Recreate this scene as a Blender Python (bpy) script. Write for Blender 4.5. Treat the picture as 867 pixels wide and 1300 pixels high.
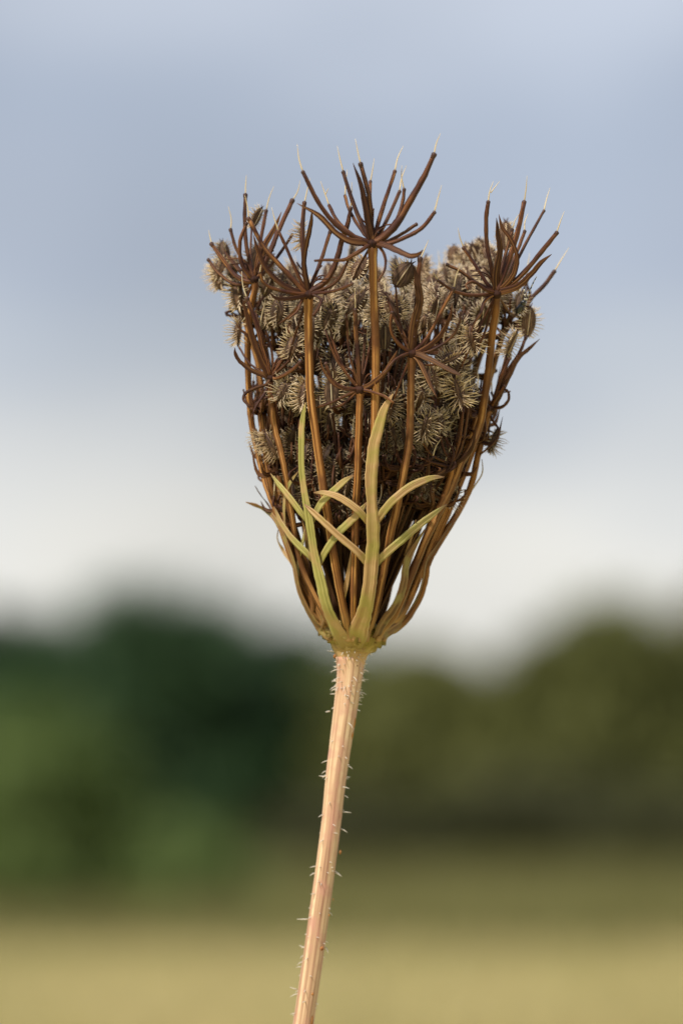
import bpy, math, random
import numpy as np
from mathutils import Matrix, Vector

# ------------------------------------------------------------------ camera, sky, sun, exposure
for o in list(bpy.data.objects):
    bpy.data.objects.remove(o)
scene = bpy.context.scene
COL = scene.collection
rng = np.random.default_rng(11)
random.seed(11)

D = 0.85                     # camera to flower axis, metres
S = 0.12e-3                  # one photo pixel at the axis, metres
W_PX, H_PX = 867.0, 1300.0
HORIZON = 1060.0
CAM_H = 0.75
PITCH = math.atan((HORIZON - H_PX / 2) * S / D)
CAM = np.array([0.0, -D * math.cos(PITCH), CAM_H])
RIGHT = np.array([1.0, 0.0, 0.0])
UP = np.array([0.0, -math.sin(PITCH), math.cos(PITCH)])
FWD = np.array([0.0, math.cos(PITCH), math.sin(PITCH)])

cam_data = bpy.data.cameras.new('camera')
cam = bpy.data.objects.new('camera', cam_data)
COL.objects.link(cam)
cam.location = CAM
cam.rotation_euler = (math.pi / 2 + PITCH, 0, 0)
cam_data.sensor_fit = 'VERTICAL'
cam_data.sensor_height = 36.0
cam_data.lens = 36.0 * D / (H_PX * S)
cam_data.clip_start = 0.02
cam_data.clip_end = 20000
cam_data.dof.use_dof = True
cam_data.dof.focus_distance = D - 135 * S
cam_data.dof.aperture_fstop = (cam_data.lens / 1000) / 0.0115
scene.camera = cam

SUN_EL, SUN_AZ = math.radians(46), math.radians(-142)   # azimuth from +Y towards +X: behind the camera, to its left
world = bpy.data.worlds.new('World')
scene.world = world
world.use_nodes = True
nt = world.node_tree
nt.nodes.clear()
N = nt.nodes.new
L = nt.links.new
wout = N('ShaderNodeOutputWorld')
sky = N('ShaderNodeTexSky')
sky.sky_type = 'NISHITA'
sky.sun_disc = False
sky.sun_elevation = SUN_EL
sky.sun_rotation = SUN_AZ
bg_sky = N('ShaderNodeBackground')
bg_sky.inputs['Strength'].default_value = 0.1
L(sky.outputs[0], bg_sky.inputs[0])
bg_cloud = N('ShaderNodeBackground')
mixw = N('ShaderNodeMixShader')
tc = N('ShaderNodeTexCoord')
sep = N('ShaderNodeSeparateXYZ')
L(tc.outputs['Generated'], sep.inputs[0])
# soft streaky cloud banks, all round the sky
mp = N('ShaderNodeMapping')
mp.inputs['Scale'].default_value = (10.0, 10.0, 26.0)
mp.inputs['Location'].default_value = (7.391, 2.0826, 4.971)
L(tc.outputs['Generated'], mp.inputs[0])
nz = N('ShaderNodeTexNoise')
nz.inputs['Scale'].default_value = 1.0
nz.inputs['Detail'].default_value = 3.0
nz.inputs['Roughness'].default_value = 0.5
L(mp.outputs[0], nz.inputs['Vector'])
wob = N('ShaderNodeMath'); wob.operation = 'MULTIPLY_ADD'
wob.inputs[1].default_value = 0.075
L(nz.outputs['Fac'], wob.inputs[0])
sub = N('ShaderNodeMath'); sub.operation = 'SUBTRACT'; sub.inputs[1].default_value = 0.0375
L(sep.outputs['Z'], sub.inputs[0])
L(sub.outputs[0], wob.inputs[2])
rampc = N('ShaderNodeValToRGB')
rampc.color_ramp.interpolation = 'EASE'
e = rampc.color_ramp.elements
e[0].position = 0.0; e[0].color = (0.78, 0.77, 0.74, 1)
e[1].position = 1.0; e[1].color = (0.62, 0.66, 0.74, 1)
for pos, c in ((0.044, (0.86, 0.845, 0.80)), (0.058, (0.76, 0.765, 0.76)), (0.074, (0.63, 0.655, 0.69)), (0.090, (0.525, 0.57, 0.645)), (0.108, (0.455, 0.51, 0.62)), (0.128, (0.435, 0.495, 0.61)), (0.155, (0.55, 0.60, 0.70)), (0.3, (0.62, 0.66, 0.76))):
    el = e.new(pos); el.color = (*c, 1)
L(wob.outputs[0], rampc.inputs[0])
nz2 = N('ShaderNodeTexNoise'); nz2.inputs['Scale'].default_value = 5.0; nz2.inputs['Detail'].default_value = 2.0
mp2 = N('ShaderNodeMapping'); mp2.inputs['Location'].default_value = (2.1917, 4.5199, 1.4574); mp2.inputs['Scale'].default_value = (1.6, 1.0, 1.6)
L(tc.outputs['Generated'], mp2.inputs[0]); L(mp2.outputs[0], nz2.inputs['Vector'])
mr2 = N('ShaderNodeMapRange'); mr2.inputs[1].default_value = 0.3; mr2.inputs[2].default_value = 0.7; mr2.inputs[3].default_value = 0.84; mr2.inputs[4].default_value = 1.18
L(nz2.outputs['Fac'], mr2.inputs[0])
vm = N('ShaderNodeVectorMath'); vm.operation = 'SCALE'
L(rampc.outputs[0], vm.inputs[0]); L(mr2.outputs[0], vm.inputs['Scale'])
L(vm.outputs[0], bg_cloud.inputs[0])
bg_cloud.inputs['Strength'].default_value = 1.0
mixw.inputs[0].default_value = 0.92
L(bg_sky.outputs[0], mixw.inputs[1])
L(bg_cloud.outputs[0], mixw.inputs[2])
L(mixw.outputs[0], wout.inputs['Surface'])

sun_data = bpy.data.lights.new('sun', 'SUN')
sun_data.energy = 4.8
sun_data.angle = math.radians(3)
sun_data.color = (1.0, 0.91, 0.78)
sun = bpy.data.objects.new('sun', sun_data)
COL.objects.link(sun)
sd = Vector((math.sin(SUN_AZ) * math.cos(SUN_EL), math.cos(SUN_AZ) * math.cos(SUN_EL), math.sin(SUN_EL)))
sun.rotation_euler = sd.to_track_quat('Z', 'Y').to_euler()

scene.view_settings.view_transform = 'Standard'
scene.view_settings.look = 'None'
scene.view_settings.exposure = 0.0
scene.view_settings.gamma = 1.0
scene.render.engine = 'CYCLES'
scene.cycles.use_denoising = True
scene.cycles.max_bounces = 6
scene.cycles.transparent_max_bounces = 4
scene.cycles.caustics_reflective = False
scene.cycles.caustics_refractive = False

# ------------------------------------------------------------------ helpers
def P(u, v, w):
    """photo pixel (u, v) at depth w (in pixel units behind the flower axis) -> world"""
    dist = D + w * S
    k = S * dist / D
    return CAM + RIGHT * ((u - W_PX / 2) * k) - UP * ((v - H_PX / 2) * k) + FWD * dist

def ground_at(u, dist):
    """point on flat ground at a distance, under photo column u"""
    return np.array([(u - W_PX / 2) * S / D * dist, CAM[1] + dist, 0.0])

def catmull(pts, n):
    pts = np.asarray(pts, float)
    if len(pts) == 2:
        t = np.linspace(0, 1, n + 1)[:, None]
        return pts[0] * (1 - t) + pts[1] * t
    q = np.vstack([2 * pts[0] - pts[1], pts, 2 * pts[-1] - pts[-2]])
    out = []
    for i in range(1, len(q) - 2):
        p0, p1, p2, p3 = q[i - 1], q[i], q[i + 1], q[i + 2]
        for k in range(n):
            t = k / n
            out.append(0.5 * ((2 * p1) + (-p0 + p2) * t + (2 * p0 - 5 * p1 + 4 * p2 - p3) * t * t + (-p0 + 3 * p1 - 3 * p2 + p3) * t ** 3))
    out.append(q[-2])
    return np.array(out)

class Geo:
    def __init__(self):
        self.v, self.f, self.uv, self.m = [], [], [], []
        self.n = 0
    def add(self, verts, faces, uvs, mat=0):
        verts = np.asarray(verts)
        self.v.append(verts)
        for f in faces:
            self.f.append([i + self.n for i in f])
        self.uv.extend(uvs)
        self.m.extend([mat] * len(faces))
        self.n += len(verts)
    def sweep(self, pts, ra, rb=None, face=None, sides=7, ridge=0.0, mat=0, smooth=3, uoff=0.0, channel=0.0, rough=0.0):
        """a tube along world points; ra / rb half widths in metres across / along 'face'"""
        pts = np.asarray(pts, float)
        ra = np.broadcast_to(np.asarray(ra, float), (len(pts),))
        rb = ra if rb is None else np.broadcast_to(np.asarray(rb, float), (len(pts),))
        full = catmull(np.column_stack([pts, ra, rb]), smooth) if smooth > 1 else np.column_stack([pts, ra, rb])
        p, a, b = full[:, :3], np.maximum(full[:, 3], 2e-6), np.maximum(full[:, 4], 2e-6)
        n = len(p)
        if rough:
            jr = 1 + rough * np.array([random.uniform(-1, 1) for _ in range(n)])
            a = a * jr; b = b * jr
            p = p + np.array([[random.uniform(-1, 1) for _ in range(3)] for _ in range(n)]) * (a * rough * 1.1)[:, None]
        T = np.gradient(p, axis=0)
        T /= np.linalg.norm(T, axis=1)[:, None] + 1e-12
        if face is None:
            face = -FWD + 0.31 * RIGHT + 0.17 * UP
        F = np.asarray(face, float)
        if F.ndim == 1:
            F = np.broadcast_to(F, (n, 3))
        side = np.cross(T, F)
        nl = np.linalg.norm(side, axis=1)
        for i in range(n):
            if nl[i] < 1e-3:
                side[i] = side[i - 1] if i else np.cross(T[i], UP)
        side /= np.linalg.norm(side, axis=1)[:, None] + 1e-12
        nor = np.cross(side, T)
        ang = np.arange(sides) / sides * 2 * math.pi
        rd = 1 + (ridge * np.where(np.arange(sides) % 2 == 0, 1, -1) if ridge else 0)
        rd = np.broadcast_to(rd, (sides,))
        chn = 1 - channel * np.where(np.sin(ang) > 0, np.sin(ang), 0) ** 6
        ring = (p[:, None, :] + side[:, None, :] * (a[:, None] * np.cos(ang) * rd)[:, :, None]
                + nor[:, None, :] * (b[:, None] * np.sin(ang) * rd * chn)[:, :, None]).reshape(-1, 3)
        leng = np.concatenate([[0], np.cumsum(np.linalg.norm(np.diff(p, axis=0), axis=1))]) / (100 * S)
        faces, uvs = [], []
        for i in range(n - 1):
            for j in range(sides):
                k = (j + 1) % sides
                faces.append((i * sides + j, i * sides + k, (i + 1) * sides + k, (i + 1) * sides + j))
                u0, u1 = j / sides + uoff, (j + 1) / sides + uoff
                uvs += [(u0, leng[i]), (u1, leng[i]), (u1, leng[i + 1]), (u0, leng[i + 1])]
        faces.append(tuple(range(sides))[::-1]); uvs += [(uoff, leng[0])] * sides
        faces.append(tuple((n - 1) * sides + j for j in range(sides))); uvs += [(uoff, leng[-1])] * sides
        self.add(ring, faces, uvs, mat)
    def mesh(self, name, mats, origin=None, smooth=True):
        me = bpy.data.meshes.new(name)
        v = np.vstack(self.v)
        if origin is not None:
            v = v - np.asarray(origin)
        me.from_pydata(v.tolist(), [], self.f)
        lay = me.uv_layers.new(name='UVMap')
        lay.data.foreach_set('uv', np.asarray(self.uv, float).ravel())
        for m in mats:
            me.materials.append(m)
        if len(mats) > 1:
            me.polygons.foreach_set('material_index', self.m)
        if smooth:
            me.polygons.foreach_set('use_smooth', [True] * len(me.polygons))
        me.update()
        return me

def link(name, me, parent=None, **props):
    o = bpy.data.objects.new(name, me)
    COL.objects.link(o)
    if parent is not None:
        o.parent = parent
    for k, v in props.items():
        o[k] = v
    return o

# ------------------------------------------------------------------ materials
def new_mat(name):
    m = bpy.data.materials.new(name)
    m.use_nodes = True
    return m, m.node_tree, m.node_tree.nodes['Principled BSDF']

def fibre_mat(name, cols, scale=(9.0, 1.2), rough=0.6, spots=None, bump=0.5, objvar=0.25, spec=0.35, transl=0.0, lo=0.34, hi=0.66, vgrad=None):
    """plant fibre: lengthwise streaks in UV, blotches, a shift of value from piece to piece"""
    m, t, bs = new_mat(name)
    n, l = t.nodes.new, t.links.new
    uv = n('ShaderNodeUVMap')
    oi = n('ShaderNodeObjectInfo')
    mp = n('ShaderNodeMapping'); mp.vector_type = 'POINT'
    mp.inputs['Scale'].default_value = (scale[0], scale[1], 1)
    l(uv.outputs[0], mp.inputs[0])
    cmb = n('ShaderNodeCombineXYZ')
    mul = n('ShaderNodeMath'); mul.operation = 'MULTIPLY'; mul.inputs[1].default_value = 37.0
    l(oi.outputs['Random'], mul.inputs[0]); l(mul.outputs[0], cmb.inputs[2]); l(mul.outputs[0], cmb.inputs[1])
    l(cmb.outputs[0], mp.inputs['Location'])
    ns = n('ShaderNodeTexNoise'); ns.inputs['Scale'].default_value = 1.0; ns.inputs['Detail'].default_value = 4
    ns.inputs['Roughness'].default_value = 0.6
    l(mp.outputs[0], ns.inputs['Vector'])
    rp = n('ShaderNodeValToRGB')
    els = rp.color_ramp.elements
    els[0].position, els[0].color = lo, (*cols[0], 1)
    els[1].position, els[1].color = hi, (*cols[-1], 1)
    for i, c in enumerate(cols[1:-1]):
        q = els.new(lo + (hi - lo) * (i + 1) / (len(cols) - 1)); q.color = (*c, 1)
    l(ns.outputs['Fac'], rp.inputs[0])
    col = rp.outputs[0]
    if spots:
        s2 = n('ShaderNodeTexNoise'); s2.inputs['Scale'].default_value = spots[1]; s2.inputs['Detail'].default_value = 3
        tc = n('ShaderNodeTexCoord'); l(tc.outputs['Object'], s2.inputs['Vector'])
        r2 = n('ShaderNodeValToRGB'); r2.color_ramp.elements[0].position = spots[2]; r2.color_ramp.elements[1].position = spots[3]
        l(s2.outputs['Fac'], r2.inputs[0])
        mx = n('ShaderNodeMix'); mx.data_type = 'RGBA'
        l(r2.outputs[0], mx.inputs[0]); l(col, mx.inputs[6]); mx.inputs[7].default_value = (*spots[0], 1)
        col = mx.outputs[2]
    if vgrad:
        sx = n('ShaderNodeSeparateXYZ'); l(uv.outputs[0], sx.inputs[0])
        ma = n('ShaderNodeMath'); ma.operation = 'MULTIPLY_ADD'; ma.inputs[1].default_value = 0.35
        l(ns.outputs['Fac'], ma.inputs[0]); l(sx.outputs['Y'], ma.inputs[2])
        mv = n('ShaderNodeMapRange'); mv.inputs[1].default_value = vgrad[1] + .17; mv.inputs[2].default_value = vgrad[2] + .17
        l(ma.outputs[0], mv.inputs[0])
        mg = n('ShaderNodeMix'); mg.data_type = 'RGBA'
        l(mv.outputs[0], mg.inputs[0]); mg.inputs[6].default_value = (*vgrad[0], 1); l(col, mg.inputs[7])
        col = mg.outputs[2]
    hs = n('ShaderNodeHueSaturation')
    mr = n('ShaderNodeMapRange'); mr.inputs[3].default_value = 1 - objvar; mr.inputs[4].default_value = 1 + objvar
    l(oi.outputs['Random'], mr.inputs[0]); l(mr.outputs[0], hs.inputs['Value'])
    l(col, hs.inputs['Color'])
    l(hs.outputs[0], bs.inputs['Base Color'])
    bs.inputs['Roughness'].default_value = rough
    bs.inputs['Specular IOR Level'].default_value = spec
    if bump:
        bp = n('ShaderNodeBump'); bp.inputs['Strength'].default_value = bump; bp.inputs['Distance'].default_value = 0.0003
        l(ns.outputs['Fac'], bp.inputs['Height']); l(bp.outputs[0], bs.inputs['Normal'])
    if transl:
        tr = n('ShaderNodeBsdfTranslucent'); l(hs.outputs[0], tr.inputs[0])
        mxs = n('ShaderNodeMixShader'); mxs.inputs[0].default_value = transl
        l(bs.outputs[0], mxs.inputs[1]); l(tr.outputs[0], mxs.inputs[2])
        l(mxs.outputs[0], t.nodes['Material Output'].inputs['Surface'])
    return m

M = {}
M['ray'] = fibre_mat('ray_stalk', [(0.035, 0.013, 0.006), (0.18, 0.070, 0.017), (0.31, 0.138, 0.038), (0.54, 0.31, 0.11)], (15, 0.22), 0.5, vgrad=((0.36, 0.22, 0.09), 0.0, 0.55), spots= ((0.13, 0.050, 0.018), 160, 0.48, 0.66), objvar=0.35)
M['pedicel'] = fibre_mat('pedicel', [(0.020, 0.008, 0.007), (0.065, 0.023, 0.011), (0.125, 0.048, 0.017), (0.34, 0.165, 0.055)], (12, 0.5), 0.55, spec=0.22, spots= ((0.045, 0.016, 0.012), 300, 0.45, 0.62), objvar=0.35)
M['inner_ray_shaded'] = fibre_mat('inner_ray_shaded', [(0.020, 0.009, 0.006), (0.065, 0.028, 0.013), (0.12, 0.055, 0.022), (0.24, 0.13, 0.05)], (12, 0.3), 0.6, spec=0.2, objvar=0.4)  # dried brown, darkened further to stand for the shade inside the cup
M['bractlet'] = fibre_mat('bractlet', [(0.018, 0.008, 0.007), (0.056, 0.021, 0.011), (0.105, 0.045, 0.018), (0.23, 0.115, 0.04)], (10, 0.5), 0.6, spec=0.18, objvar=0.35)
M['filament'] = fibre_mat('filament', [(0.62, 0.48, 0.25), (0.88, 0.78, 0.56)], (3, 1), 0.4, objvar=0.12, bump=0, transl=0.35)
M['fruit'] = fibre_mat('fruit_body', [(0.022, 0.011, 0.008), (0.075, 0.040, 0.024), (0.19, 0.115, 0.066)], (30, 1.6), 0.7, objvar=0.35)
M['spine'] = fibre_mat('fruit_spine', [(0.50, 0.35, 0.20), (0.92, 0.80, 0.58)], (3, 3), 0.45, objvar=0.3, bump=0, transl=0.2)
M['node'] = fibre_mat('node', [(0.018, 0.008, 0.007), (0.05, 0.020, 0.012)], (9, 2), 0.75, bump=0.4, spec=0.15)
M['tip'] = fibre_mat('dark_tip', [(0.03, 0.014, 0.012), (0.085, 0.036, 0.022)], (3, 3), 0.5, bump=0)
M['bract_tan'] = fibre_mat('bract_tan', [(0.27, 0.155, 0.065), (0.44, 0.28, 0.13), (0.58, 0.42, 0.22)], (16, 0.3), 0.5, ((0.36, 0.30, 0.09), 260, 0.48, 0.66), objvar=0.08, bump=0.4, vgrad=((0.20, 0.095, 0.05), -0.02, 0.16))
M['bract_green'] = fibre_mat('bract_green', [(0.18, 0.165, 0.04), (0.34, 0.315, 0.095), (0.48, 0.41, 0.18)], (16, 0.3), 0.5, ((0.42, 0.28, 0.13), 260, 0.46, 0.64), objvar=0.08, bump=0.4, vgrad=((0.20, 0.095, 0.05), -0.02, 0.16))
M['bract_brown'] = fibre_mat('bract_brown', [(0.075, 0.036, 0.016), (0.21, 0.11, 0.042), (0.36, 0.22, 0.095)], (9, 0.35), 0.5, ((0.25, 0.20, 0.07), 320, 0.5, 0.66), objvar=0.15)
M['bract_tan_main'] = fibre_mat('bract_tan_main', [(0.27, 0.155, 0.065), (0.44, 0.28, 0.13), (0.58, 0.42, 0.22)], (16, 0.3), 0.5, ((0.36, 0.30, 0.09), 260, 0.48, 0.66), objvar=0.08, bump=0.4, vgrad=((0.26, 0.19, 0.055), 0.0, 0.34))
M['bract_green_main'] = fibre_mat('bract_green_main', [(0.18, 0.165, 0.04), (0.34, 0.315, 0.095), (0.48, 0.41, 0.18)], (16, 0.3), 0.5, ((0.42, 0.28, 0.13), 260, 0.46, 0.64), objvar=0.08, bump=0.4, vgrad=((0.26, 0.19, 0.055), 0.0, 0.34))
M['receptacle'] = fibre_mat('receptacle', [(0.13, 0.095, 0.02), (0.28, 0.22, 0.05), (0.42, 0.31, 0.12)], (14, 0.8), 0.6, ((0.14, 0.08, 0.025), 1400, 0.56, 0.7), objvar=0, vgrad=((0.58, 0.37, 0.20), 0.10, 0.34))
M['stem'] = fibre_mat('stem', [(0.28, 0.145, 0.09), (0.55, 0.355, 0.215), (0.75, 0.575, 0.37)], (22, 0.3), 0.55, ((0.50, 0.25, 0.19), 330, 0.46, 0.74), objvar=0, bump=0.5)
M['hair'] = fibre_mat('stem_hair', [(0.75, 0.68, 0.58), (0.85, 0.82, 0.76)], (2, 1), 0.35, objvar=0.05, bump=0, transl=0.3)
M['blemish'] = fibre_mat('blemish', [(0.12, 0.04, 0.015), (0.45, 0.20, 0.05)], (3, 4), 0.7, objvar=0.4)
M['insect'] = fibre_mat('insect_shell', [(0.008, 0.008, 0.010), (0.02, 0.02, 0.026)], (3, 3), 0.3, objvar=0, bump=0, spec=0.6)
M['insect_pale'] = fibre_mat('insect_pale_band', [(0.45, 0.42, 0.36), (0.6, 0.57, 0.5)], (3, 3), 0.4, objvar=0, bump=0)

def leaf_mat(name, c0, c1, transl=0.35):
    m, t, bs = new_mat(name)
    n, l = t.nodes.new, t.links.new
    geo = n('ShaderNodeTexCoord')
    ns = n('ShaderNodeTexNoise'); ns.inputs['Scale'].default_value = 1.3; ns.inputs['Detail'].default_value = 5
    l(geo.outputs['Object'], ns.inputs['Vector'])
    rp = n('ShaderNodeValToRGB')
    rp.color_ramp.elements[0].position, rp.color_ramp.elements[0].color = 0.3, (*c0, 1)
    rp.color_ramp.elements[1].position, rp.color_ramp.elements[1].color = 0.7, (*c1, 1)
    l(ns.outputs['Fac'], rp.inputs[0]); l(rp.outputs[0], bs.inputs['Base Color'])
    bs.inputs['Roughness'].default_value = 0.6
    bs.inputs['Specular IOR Level'].default_value = 0.25
    tr = n('ShaderNodeBsdfTranslucent'); l(rp.outputs[0], tr.inputs[0])
    mx = n('ShaderNodeMixShader'); mx.inputs[0].default_value = transl
    l(bs.outputs[0], mx.inputs[1]); l(tr.outputs[0], mx.inputs[2])
    l(mx.outputs[0], t.nodes['Material Output'].inputs['Surface'])
    return m

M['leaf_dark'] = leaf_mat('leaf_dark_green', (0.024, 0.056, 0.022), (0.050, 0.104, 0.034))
M['leaf_mid'] = leaf_mat('leaf_mid_green', (0.095, 0.145, 0.032), (0.15, 0.21, 0.06))
M['leaf_shaded'] = leaf_mat('leaf_olive_shaded', (0.040, 0.044, 0.016), (0.085, 0.088, 0.030))  # olive leaves darkened: the shade under the trees put into the shrub colour
M['leaf_olive'] = leaf_mat('leaf_olive', (0.115, 0.13, 0.034), (0.195, 0.205, 0.062))
M['leaf_brown'] = leaf_mat('leaf_olive_brown', (0.135, 0.125, 0.040), (0.215, 0.19, 0.07))
M['bark'] = leaf_mat('bark', (0.05, 0.036, 0.025), (0.11, 0.085, 0.06), 0.0)

def field_mat():
    m, t, bs = new_mat('meadow')
    n, l = t.nodes.new, t.links.new
    tc = n('ShaderNodeTexCoord')
    a = n('ShaderNodeTexNoise'); a.inputs['Scale'].default_value = 0.05; a.inputs['Detail'].default_value = 6
    b = n('ShaderNodeTexNoise'); b.inputs['Scale'].default_value = 3.0; b.inputs['Detail'].default_value = 6
    l(tc.outputs['Object'], a.inputs['Vector']); l(tc.outputs['Object'], b.inputs['Vector'])
    ad = n('ShaderNodeMath'); ad.operation = 'MULTIPLY_ADD'; ad.inputs[1].default_value = 0.45
    l(b.outputs['Fac'], ad.inputs[0]); l(a.outputs['Fac'], ad.inputs[2])
    rp = n('ShaderNodeValToRGB')
    el = rp.color_ramp.elements
    el[0].position, el[0].color = 0.5, (0.28, 0.28, 0.09, 1)
    el[1].position, el[1].color = 0.95, (0.50, 0.37, 0.16, 1)
    q = el.new(0.72); q.color = (0.42, 0.39, 0.165, 1)
    l(ad.outputs[0], rp.inputs[0])
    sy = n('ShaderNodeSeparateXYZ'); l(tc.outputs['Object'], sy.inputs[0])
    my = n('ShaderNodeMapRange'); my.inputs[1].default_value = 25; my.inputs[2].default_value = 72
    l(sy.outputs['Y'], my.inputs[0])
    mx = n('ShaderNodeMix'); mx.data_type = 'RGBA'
    l(my.outputs[0], mx.inputs[0]); l(rp.outputs[0], mx.inputs[6]); mx.inputs[7].default_value = (0.085, 0.09, 0.030, 1)  # far meadow: greener, and darkened for the shade at the shrubs
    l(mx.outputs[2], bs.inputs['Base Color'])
    bs.inputs['Roughness'].default_value = 0.9
    bs.inputs['Specular IOR Level'].default_value = 0.1
    return m
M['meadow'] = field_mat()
M['grass_dry'] = leaf_mat('dry_grass', (0.36, 0.335, 0.13), (0.62, 0.52, 0.27), 0.3)
M['grass_rough'] = leaf_mat('rough_grass', (0.115, 0.12, 0.038), (0.22, 0.205, 0.072), 0.3)  # greener grass, with some shade at the shrubs painted into its tone

# ------------------------------------------------------------------ the setting
def ground():
    n = 60
    xs = np.sign(np.linspace(-1, 1, n)) * np.abs(np.linspace(-1, 1, n)) ** 3 * 4000
    ys = np.sign(np.linspace(-1, 1, n)) * np.abs(np.linspace(-1, 1, n)) ** 3 * 4000
    X, Y = np.meshgrid(xs, ys)
    R = np.hypot(X, Y)
    Z = 0.12 * np.sin(X * 0.11 + 1) * np.cos(Y * 0.07) * np.clip((R - 12) / 60, 0, 1)
    g = Geo()
    faces = [(i * n + j, i * n + j + 1, (i + 1) * n + j + 1, (i + 1) * n + j) for i in range(n - 1) for j in range(n - 1)]
    g.add(np.column_stack([X.ravel(), Y.ravel(), Z.ravel()]), faces, [(0, 0)] * (4 * len(faces)))
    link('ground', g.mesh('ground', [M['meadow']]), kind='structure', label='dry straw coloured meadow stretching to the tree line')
ground()

def tri_mesh(name, v, mats):
    """loose triangles / quads given as (n, k, 3)"""
    n, k, _ = v.shape
    me = bpy.data.meshes.new(name)
    me.vertices.add(n * k); me.vertices.foreach_set('co', v.ravel())
    me.loops.add(n * k); me.loops.foreach_set('vertex_index', np.arange(n * k))
    me.polygons.add(n); me.polygons.foreach_set('loop_start', np.arange(n) * k)
    for m in mats: me.materials.append(m)
    me.update(); me.validate()
    return me

def grass(name, n, d0, d1, hmax, mat, label):
    dist = d0 + (d1 - d0) * rng.random(n) ** 1.3
    x = (rng.random(n) - 0.5) * 0.26 * dist
    x[n // 2:] = x[n // 2:] * 3.6
    y = CAM[1] + dist
    h = rng.uniform(0.08, hmax, n); wd = rng.uniform(0.006, 0.02, n) * (1 + dist / 50)
    a = rng.uniform(0, 2 * math.pi, n)
    c = np.column_stack([x, y, np.zeros(n) - 0.03])
    dx = np.column_stack([np.cos(a) * wd, np.sin(a) * wd, np.zeros(n)])
    lean = np.column_stack([rng.normal(0, 0.35, n) * h, rng.normal(0, 0.35, n) * h, h])
    v = np.stack([c - dx, c + dx, c + lean], axis=1)
    link(name, tri_mesh(name, v, [mat]), kind='stuff', label=label, category='grass')
grass('meadow_grass', 110000, 17, 60, 0.26, M['grass_dry'], 'pale straw coloured grass in the nearer half of the meadow')
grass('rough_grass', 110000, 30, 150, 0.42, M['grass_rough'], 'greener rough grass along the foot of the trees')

def tree(name, u, dist, top_px, width_px, leafm, label, cat='tree', group=None, low=0.12, n_leaf=9000, lobes=9, sparse=0.0, leaf=0.16, seed=0):
    r = np.random.default_rng(seed + 100)
    k = S * dist / D
    base = ground_at(u, dist)
    H = (HORIZON - top_px) * k + CAM_H
    half = width_px * k / 2
    root = link(name, None, None, label=label, category=cat)
    if group: root['group'] = group
    root.location = base
    g = Geo()
    lean = r.normal(0, 0.04, 2)
    tr = [np.array([lean[0] * t * H, lean[1] * t * H, t * H * 0.8 - 0.1]) for t in (0, .15, .35, .6, .85, 1)]
    g.sweep(tr, np.array([0.055, 0.04, 0.032, 0.022, 0.012, 0.004]) * H, sides=9, smooth=3)
    trunk_me = g.mesh('trunk', [M['bark']])
    tobj = link('trunk', trunk_me, root)
    cents, rads = [], []
    for i in range(lobes):
        a = i * 2.399 + r.uniform(0, .6)
        hz = low + (0.86 - low) * (i + 0.5) / lobes
        spread = half * 0.68 * math.sin(math.pi * min(0.95, 0.18 + hz * 0.8)) ** 0.7
        c = np.array([math.cos(a) * spread, math.sin(a) * spread, hz * H])
        cents.append(c); rads.append(half * r.uniform(0.30, 0.46))
        limb = Geo()
        z0 = max(0.1, hz * 0.6) * H
        limb.sweep([np.array([lean[0] * z0, lean[1] * z0, z0]), np.array([c[0] * .4, c[1] * .4, z0 + (c[2] - z0) * .35]), c * np.array([.8, .8, 1]), c * np.array([1.1, 1.1, 1.05])],
                   np.array([0.018, 0.013, 0.008, 0.003]) * H, sides=6, smooth=2)
        link('limb', limb.mesh('limb', [M['bark']]), root)
    for q in range(4):
        cents.append(np.array([lean[0] * H + half * r.uniform(-.3, .3), lean[1] * H + half * r.uniform(-.3, .3), H * (0.9 - .05 * q) - half * .2])); rads.append(half * 0.34)
    cents.append(np.array([0, 0, H * 0.5])); rads.append(half * 0.5)
    cents, rads = np.array(cents), np.array(rads)
    # clumps inside lobes, leaves inside clumps
    n_cl = 420
    li = r.integers(0, len(cents), n_cl)
    d = r.normal(size=(n_cl, 3)); d /= np.linalg.norm(d, axis=1)[:, None]
    cc = cents[li] + d * (rads[li] * r.uniform(0.55, 1.08, n_cl))[:, None] * np.array([1, 1, 0.8])
    cs = half * r.uniform(0.07, 0.17, n_cl)
    keep = (cc[:, 2] > 0.04 * H) & (cc[:, 2] < H)
    cc, cs = cc[keep], cs[keep]
    ci = r.integers(0, len(cc), n_leaf)
    pos = cc[ci] + r.normal(size=(n_leaf, 3)) * cs[ci][:, None] * np.array([1, 1, 0.7])
    pos = pos[(pos[:, 2] > 0.02) & (pos[:, 2] < H * 1.06)]
    n = len(pos)
    out = pos - np.array([0, 0, H * .45]); out /= np.linalg.norm(out, axis=1)[:, None] + 1e-6
    nrm = out * .8 + np.array([0, 0, .55]) + r.normal(size=(n, 3)) * .45
    ax = np.cross(nrm, r.normal(size=(n, 3))); ax /= np.linalg.norm(ax, axis=1)[:, None]
    bx = np.cross(ax, nrm); bx /= np.linalg.norm(bx, axis=1)[:, None]
    s = (leaf * r.uniform(0.6, 1.3, n))[:, None]
    v = np.stack([pos - ax * s, pos + bx * s * .45, pos + ax * s, pos - bx * s * .45], axis=1)
    link('crown', tri_mesh('crown', v, [leafm]), root)
    return root

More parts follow.
